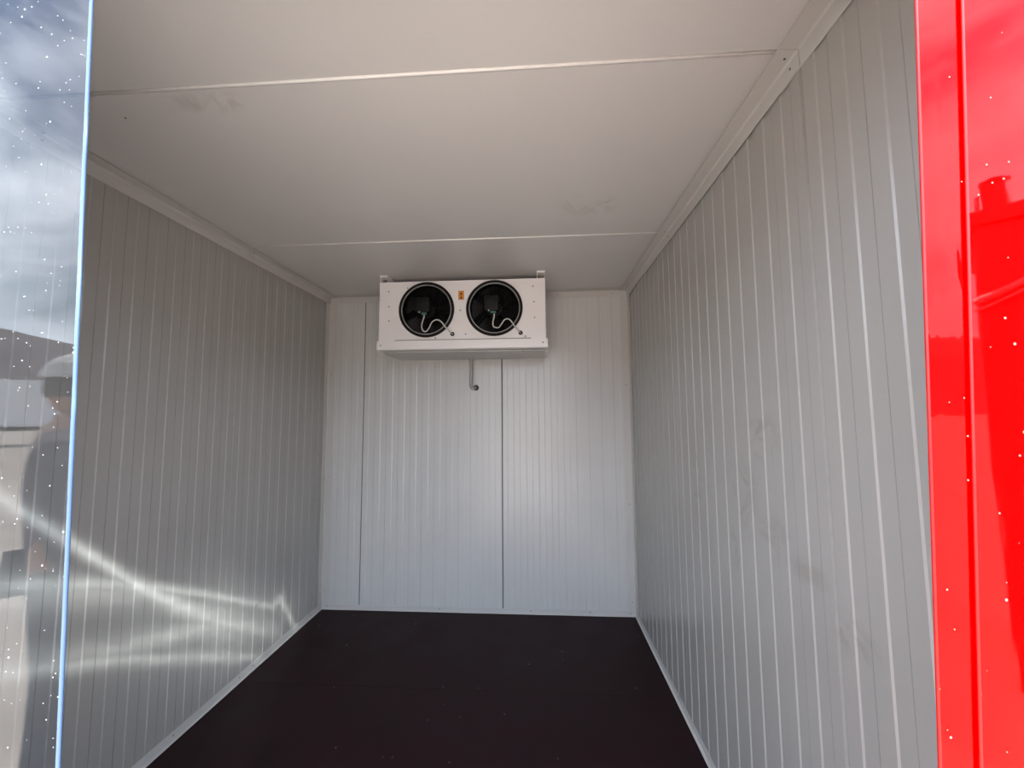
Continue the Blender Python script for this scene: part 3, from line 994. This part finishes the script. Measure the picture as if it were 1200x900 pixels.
bm = bmesh.new()
NA, NR = 160, 9
rows = []
for i in range(NA + 1):
    az = PI * 0.85 + PI * 1.3 * i / NA
    row = []
    for j in range(NR):
        t = j / (NR - 1)
        r = 520 + 330 * t
        prof = math.sin(min(t * 1.5, 1) * PI / 2) if t < 0.67 else 1 - 0.5 * (t - 0.67)
        z = GZ - 2 + ridge(az) * prof + (4 * noise.noise(Vector((r * 0.02, az * 20, 3))) if 0 < j < 5 else 0)
        row.append(bm.verts.new((r * math.cos(az), r * math.sin(az), z)))
    rows.append(row)
for i in range(NA):
    for j in range(NR - 1):
        bm.faces.new((rows[i][j], rows[i + 1][j], rows[i + 1][j + 1], rows[i][j + 1]))
tag(from_bm('hills', bm, m_hill, None, True), kind='structure')


def wheel(name, parent, x, y, z, r, w, ang):
    bm = bmesh.new()
    c, s = math.cos(ang), math.sin(ang)
    n = 20
    prof = [(r * 0.55, -w / 2), (r * 0.92, -w / 2), (r, -w * 0.3), (r, w * 0.3), (r * 0.92, w / 2), (r * 0.55, w / 2)]
    rings = []
    for rr, d in prof:
        rings.append([bm.verts.new((x + rr * math.cos(2 * PI * k / n) * c - d * s, y + rr * math.cos(2 * PI * k / n) * s + d * c, z + rr * math.sin(2 * PI * k / n))) for k in range(n)])
    for i in range(len(rings) - 1):
        for k in range(n):
            bm.faces.new((rings[i][k], rings[i][(k + 1) % n], rings[i + 1][(k + 1) % n], rings[i + 1][k]))
    bm.faces.new(rings[0]); bm.faces.new(rings[-1])
    return from_bm(name, bm, m_tyre, parent)


def car(loc, ang, paint, label):
    """hatchback: body, glasshouse, windows, wheels; ang turns its nose"""
    root = empty('parked_car', (loc[0], loc[1], GZ))
    tag(root, label, 'car')
    c, s = math.cos(ang), math.sin(ang)
    P = lambda u, v, z: (loc[0] + u * c - v * s, loc[1] + u * s + v * c, GZ + z)

    def extr(name, prof, w, mat, parent, inset=None):
        bm = bmesh.new()
        a = [bm.verts.new(P(u, -w / 2 + (inset[i] if inset else 0), z)) for i, (u, z) in enumerate(prof)]
        b = [bm.verts.new(P(u, w / 2 - (inset[i] if inset else 0), z)) for i, (u, z) in enumerate(prof)]
        n = len(prof)
        for i in range(n):
            bm.faces.new((a[i], a[(i + 1) % n], b[(i + 1) % n], b[i]))
        bm.faces.new(a); bm.faces.new(b)
        return from_bm(name, bm, mat, parent)
    body = extr('body', [(-2.0, 0.25), (2.0, 0.25), (2.08, 0.5), (1.98, 0.68), (1.1, 0.86), (-1.75, 0.92), (-2.05, 0.80), (-2.08, 0.5)], 1.72, paint, root,
                [0.05, 0.05, 0.02, 0.06, 0.06, 0.06, 0.03, 0.02])
    extr('cabin_top', [(1.05, 0.87), (0.35, 1.36), (-0.2, 1.44), (-1.2, 1.40), (-1.85, 0.93)], 1.60, paint, body, [0.0, 0.14, 0.16, 0.16, 0.02])
    extr('window', [(0.80, 0.93), (0.30, 1.29), (-1.15, 1.32), (-1.55, 0.96)], 1.59, m_glass, body, [0.0, 0.11, 0.12, 0.01])
    extr('windscreen', [(1.06, 0.90), (0.40, 1.34), (0.38, 1.31), (1.0, 0.89)], 1.36, m_glass, body, [0.02, 0.1, 0.1, 0.02])
    for u in (-1.28, 1.28):
        for v in (-0.80, 0.80):
            x, y, z = P(u, v, 0.31)
            wheel('wheel', root, x, y, z, 0.31, 0.2, ang)
    return root


car((-18.3, -10.2), math.radians(215), m_carred, 'red hatchback parked across the yard, seen mirrored in the clear strip')
car((-14.2, -12.4), math.radians(245), m_cardark, 'dark grey hatchback parked beside the red car in the yard')
# white box trailer behind the cars
tr = empty('box_trailer', (-30.5, -20.5, GZ))
tag(tr, 'long white box trailer standing behind the parked cars', 'trailer')
tang = math.radians(150)
tc_, ts_ = math.cos(tang), math.sin(tang)


def tbox(name, u0, u1, v0, v1, z0, z1, mat, parent):
    bm = bmesh.new()
    add_box(bm, u0, u1, v0, v1, z0, z1)
    for v in bm.verts:
        u, w = v.co.x, v.co.y
        v.co.x = -30.5 + u * tc_ - w * ts_
        v.co.y = -20.5 + u * ts_ + w * tc_
        v.co.z += GZ
    return from_bm(name, bm, mat, parent)


tb = tbox('body', -6.5, 6.5, -1.25, 1.25, 1.1, 3.75, m_truckw, tr)
for v in (-1.27, 1.25):
    tbox('side_rail', -6.5, 6.5, v, v + 0.02, 1.1, 1.25, m_steel, tb)
tbox('chassis', -6.3, 6.3, -0.6, 0.6, 0.85, 1.1, m_cabin, tr)
for u in (-5.0, -3.7, 4.2):
    for v in (-1.0, 1.0):
        wheel('wheel', tr, -30.5 + u * tc_ - v * ts_, -20.5 + u * ts_ + v * tc_, GZ + 0.5, 0.5, 0.35, tang)
# dark site cabin with a stovepipe, mirrored in the broad red strip
cb = empty('site_cabin', (3.4, -1.9, GZ))
tag(cb, 'dark site cabin with a stovepipe standing in the yard behind the camera', 'cabin')
CA = Vector((2.60, -1.70, 0))                      # nearest-left corner
C_U, C_V = Vector((0.692, 0.722, 0)), Vector((0.722, -0.692, 0))   # along its front, back into its depth


def cab(name, u0, u1, v0, v1, z0, z1, parent, mat=None):
    bm = bmesh.new()
    add_box(bm, u0, u1, v0, v1, z0, z1)
    for v in bm.verts:
        p = CA + C_U * v.co.x + C_V * v.co.y
        v.co = (p.x, p.y, v.co.z)
    return from_bm(name, bm, mat or m_cabin, parent)


cpt = lambda u, v, z: tuple(CA + C_U * u + C_V * v + Vector((0, 0, z)))
cab('cabin_wall', 0.02, 1.75, 0.03, 1.25, GZ, 2.50, cb)
cab('roof', 0.0, 1.78, 0.0, 1.28, 2.50, 2.585, cb)
bm = bmesh.new()
add_tube(bm, [cpt(0.118, 0.06, 2.57), cpt(0.118, 0.06, 2.745)], 0.052, 18)
add_tube(bm, [cpt(0.118, 0.06, 2.745), cpt(0.118, 0.06, 2.76)], 0.060, 18)
from_bm('stovepipe', bm, m_cabin, cb)
bm = bmesh.new()
add_tube(bm, [cpt(0.04, 0.05, 2.57), cpt(0.04, 0.05, 2.68), cpt(0.07, 0.05, 2.695)], 0.008, 8)
from_bm('vent_pipe', bm, m_cabin, cb)
bm = bmesh.new()
add_tube(bm, [cpt(0.0, -0.02, 2.03), cpt(0.75, -0.02, 2.38)], 0.020, 10)
add_tube(bm, [cpt(0.0, -0.02, 1.98), cpt(0.75, -0.02, 2.33)], 0.007, 8)
from_bm('sloping_handrail', bm, m_steel, cb)


# ------------------------------------------------------------------ person standing in the yard, mirrored in the clear strip
def skin_mesh(name, chains, mat, parent, levels=2):
    """chains: list of ([(x,y,z,r), ...], parent index path or None); each chain its own rooted skin, first chain may have branches"""
    bmv, edges, radii, roots = [], [], [], []
    for ch in chains:
        base = ch.get('from')
        idx = base
        if base is None:
            roots.append(len(bmv))
        for (x, y, z, r) in ch['p']:
            bmv.append((x, y, z)); radii.append(r)
            k = len(bmv) - 1
            if idx is not None:
                edges.append((idx, k))
            idx = k
        ch['end'] = idx
    me = bpy.data.meshes.new(name)
    me.from_pydata(bmv, edges, [])
    o = link(name, me, mat, parent)
    md = o.modifiers.new('skin', 'SKIN')
    md.use_smooth_shade = True
    for i, sv in enumerate(me.skin_vertices[0].data):
        sv.radius = (radii[i], radii[i]) if not isinstance(radii[i], tuple) else radii[i]
        sv.use_root = i in roots
    ss = o.modifiers.new('subsurf', 'SUBSURF')
    ss.levels = levels; ss.render_levels = levels
    return o


PX, PY = -2.03, -0.76
per = empty('person', (PX, PY, GZ))
tag(per, 'person in a pale cap and grey jacket standing in the yard, arms down', 'person')
g = GZ
# coordinates: x sideways, y depth (faces +y, the doorway), built about the person's own spot
V = lambda x, y, z, r: (PX + x, PY + y, g + z, r)
body_ch = [
    {'p': [V(0, 0, 0.97, (0.15, 0.105))]},
    {'p': [V(0, 0, 1.12, (0.145, 0.10)), V(0, -0.01, 1.30, (0.165, 0.11)), V(0, -0.015, 1.42, (0.13, 0.09)), V(0, -0.005, 1.50, 0.062), V(0, 0.01, 1.57, 0.058)], 'from': 0},
    {'p': [V(-0.10, 0, 0.90, 0.092), V(-0.105, 0.015, 0.52, 0.062), V(-0.11, -0.01, 0.11, 0.044), V(-0.12, 0.06, 0.055, 0.045), V(-0.125, 0.16, 0.04, 0.036)], 'from': 0},
    {'p': [V(0.10, 0, 0.90, 0.092), V(0.105, 0.015, 0.52, 0.062), V(0.11, -0.01, 0.11, 0.044), V(0.12, 0.06, 0.055, 0.045), V(0.125, 0.16, 0.04, 0.036)], 'from': 0},
    {'p': [V(-0.19, -0.01, 1.41, 0.062), V(-0.245, -0.02, 1.14, 0.047), V(-0.265, 0.05, 0.90, 0.031), V(-0.268, 0.07, 0.84, (0.036, 0.020)), V(-0.268, 0.08, 0.80, (0.036, 0.018))], 'from': 3},
    {'p': [V(0.19, -0.01, 1.41, 0.062), V(0.245, -0.02, 1.14, 0.047), V(0.265, 0.05, 0.90, 0.031), V(0.268, 0.07, 0.84, (0.036, 0.020)), V(0.268, 0.08, 0.80, (0.036, 0.018))], 'from': 3},
]
for sgn in (-1, 1):
    hx = 0.268 * sgn
    for f_i, (dy, ln) in enumerate(((0.032, 0.072), (0.011, 0.082), (-0.010, 0.076), (-0.030, 0.060))):
        y0 = 0.078 + dy
        body_ch.append({'p': [V(hx, y0 * 0.98, 0.815, 0.009), V(hx - 0.004 * sgn, y0 + 0.004, 0.79 - ln * 0.42, 0.0088),
                              V(hx - 0.016 * sgn, y0 + 0.008, 0.79 - ln * 0.78, 0.008), V(hx - 0.030 * sgn, y0 + 0.008, 0.79 - ln, 0.0072)]})
    body_ch.append({'p': [V(hx, 0.095, 0.855, 0.012), V(hx - 0.012 * sgn, 0.128, 0.825, 0.0105), V(hx - 0.020 * sgn, 0.140, 0.79, 0.009), V(hx - 0.024 * sgn, 0.142, 0.765, 0.008)]})
body = skin_mesh('body', body_ch, m_skin, per)
# head: one surface with brow, nose, lips and chin pushed out of it
bm = bmesh.new()
bmesh.ops.create_uvsphere(bm, u_segments=40, v_segments=28, radius=1)
hz = 1.665
for v in bm.verts:
    x, y, z = v.co
    sx_ = 0.076 * (1 - 0.16 * max(0, -z) ** 1.5)
    yy = y * 0.098
    zz = z * 0.122
    if y > 0:
        if z < -0.1:
            yy -= 0.010 * max(0, -z - 0.1) * (1 - abs(x))
        nose = math.exp(-((x / 0.16) ** 2)) * math.exp(-(((z + 0.13) / 0.20) ** 2)) * (1.0 if z > -0.24 else 0.6)
        yy += 0.022 * nose * y
        sock = sum(math.exp(-(((x - sx2) / 0.20) ** 2)) for sx2 in (-0.42, 0.42)) * math.exp(-(((z - 0.06) / 0.12) ** 2))
        yy -= 0.009 * sock * y
        lips = math.exp(-((x / 0.32) ** 2)) * (math.exp(-(((z + 0.47) / 0.05) ** 2)) + math.exp(-(((z + 0.60) / 0.05) ** 2)))
        yy += 0.005 * lips * y
        chin = math.exp(-((x / 0.3) ** 2)) * math.exp(-(((z + 0.86) / 0.14) ** 2))
        yy += 0.012 * chin
    v.co = (PX + x * sx_, PY + 0.02 + yy, g + hz + zz)
hd = from_bm('head', bm, m_skin, per, True)
for sgn in (-1, 1):
    bm = bmesh.new()
    bmesh.ops.create_uvsphere(bm, u_segments=14, v_segments=10, radius=1)
    for v in bm.verts:
        v.co = (PX + sgn * 0.076 + v.co.x * 0.010, PY + 0.012 + v.co.y * 0.020, g + hz - 0.005 + v.co.z * 0.033)
    from_bm('ear', bm, m_skin, hd, True)
    bm = bmesh.new()
    bmesh.ops.create_uvsphere(bm, u_segments=14, v_segments=10, radius=0.0125)
    for v in bm.verts:
        v.co += Vector((PX + sgn * 0.032, PY + 0.092, g + hz + 0.008))
    from_bm('eye', bm, m_eye, hd, True)
# hair below the cap
bm = bmesh.new()
bmesh.ops.create_uvsphere(bm, u_segments=28, v_segments=18, radius=1)
bmesh.ops.delete(bm, geom=[v for v in bm.verts if v.co.z < -0.45 or (v.co.y > 0.35 and v.co.z < 0.35)], context='VERTS')
for v in bm.verts:
    v.co = (PX + v.co.x * 0.081, PY + 0.014 + v.co.y * 0.102, g + hz + 0.006 + v.co.z * 0.125)
from_bm('hair', bm, m_hair, hd, True)
# cap: crown and peak
bm = bmesh.new()
bmesh.ops.create_uvsphere(bm, u_segments=32, v_segments=20, radius=1)
bmesh.ops.delete(bm, geom=[v for v in bm.verts if v.co.z < -0.05], context='VERTS')
for v in bm.verts:
    v.co = (PX + v.co.x * 0.096, PY + 0.016 + v.co.y * 0.116, g + hz + 0.045 + v.co.z * 0.112)
cap = from_bm('cap', bm, m_cap, hd, True)
bm = bmesh.new()
top, bot = [], []
for i in range(13):
    a = -1.15 + 2.3 * i / 12
    for lst, dz in ((top, 0.0), (bot, -0.004)):
        lst.append([bm.verts.new((PX + math.sin(a) * 0.092 * (1 + 0.06 * t), PY + 0.016 + math.cos(a) * 0.110 + 0.075 * t * math.cos(a * 1.15), g + hz + 0.046 + dz - 0.02 * t - 0.012 * t * (abs(math.sin(a))))) for t in (0, 0.5, 1)])
for i in range(12):
    for j in range(2):
        bm.faces.new((top[i][j], top[i + 1][j], top[i + 1][j + 1], top[i][j + 1]))
        bm.faces.new((bot[i][j], bot[i][j + 1], bot[i + 1][j + 1], bot[i + 1][j]))
    bm.faces.new((top[i][2], top[i + 1][2], bot[i + 1][2], bot[i][2]))
from_bm('cap_peak', bm, m_cap, cap, True)
# clothes over the body
jk = [
    {'p': [V(0, 0, 0.90, (0.175, 0.125))]},
    {'p': [V(0, 0, 1.10, (0.162, 0.116)), V(0, -0.01, 1.30, (0.182, 0.125)), V(0, -0.015, 1.435, (0.14, 0.10)), V(0, -0.006, 1.505, 0.074)], 'from': 0},
    {'p': [V(-0.195, -0.01, 1.41, 0.077), V(-0.247, -0.02, 1.14, 0.060), V(-0.264, 0.045, 0.92, 0.045)], 'from': 3},
    {'p': [V(0.195, -0.01, 1.41, 0.077), V(0.247, -0.02, 1.14, 0.060), V(0.264, 0.045, 0.92, 0.045)], 'from': 3},
]
skin_mesh('jacket', jk, m_jacket, per)
tz = [
    {'p': [V(0, 0, 1.0, (0.158, 0.112))]},
    {'p': [V(-0.10, 0, 0.89, 0.103), V(-0.105, 0.014, 0.52, 0.076), V(-0.11, -0.008, 0.10, 0.062)], 'from': 0},
    {'p': [V(0.10, 0, 0.89, 0.103), V(0.105, 0.014, 0.52, 0.076), V(0.11, -0.008, 0.10, 0.062)], 'from': 0},
]
skin_mesh('trousers', tz, m_jeans, per)
for sgn in (-1, 1):
    bm = bmesh.new()
    bmesh.ops.create_uvsphere(bm, u_segments=20, v_segments=14, radius=1)
    for v in bm.verts:
        x, y, z = v.co
        zz = max(z, -0.55) * 0.075 * (1.15 - 0.35 * max(0, y))
        v.co = (PX + sgn * (0.115 + 0.006 * y) + x * 0.052, PY + 0.065 + y * 0.145, g + 0.045 + zz)
    from_bm('shoe', bm, m_shoe, per, True)

per.rotation_euler = (0, 0, math.radians(-142))
screw(ceiling, (-1.248, 1.07, H), (0, 0, -1), 0.003)
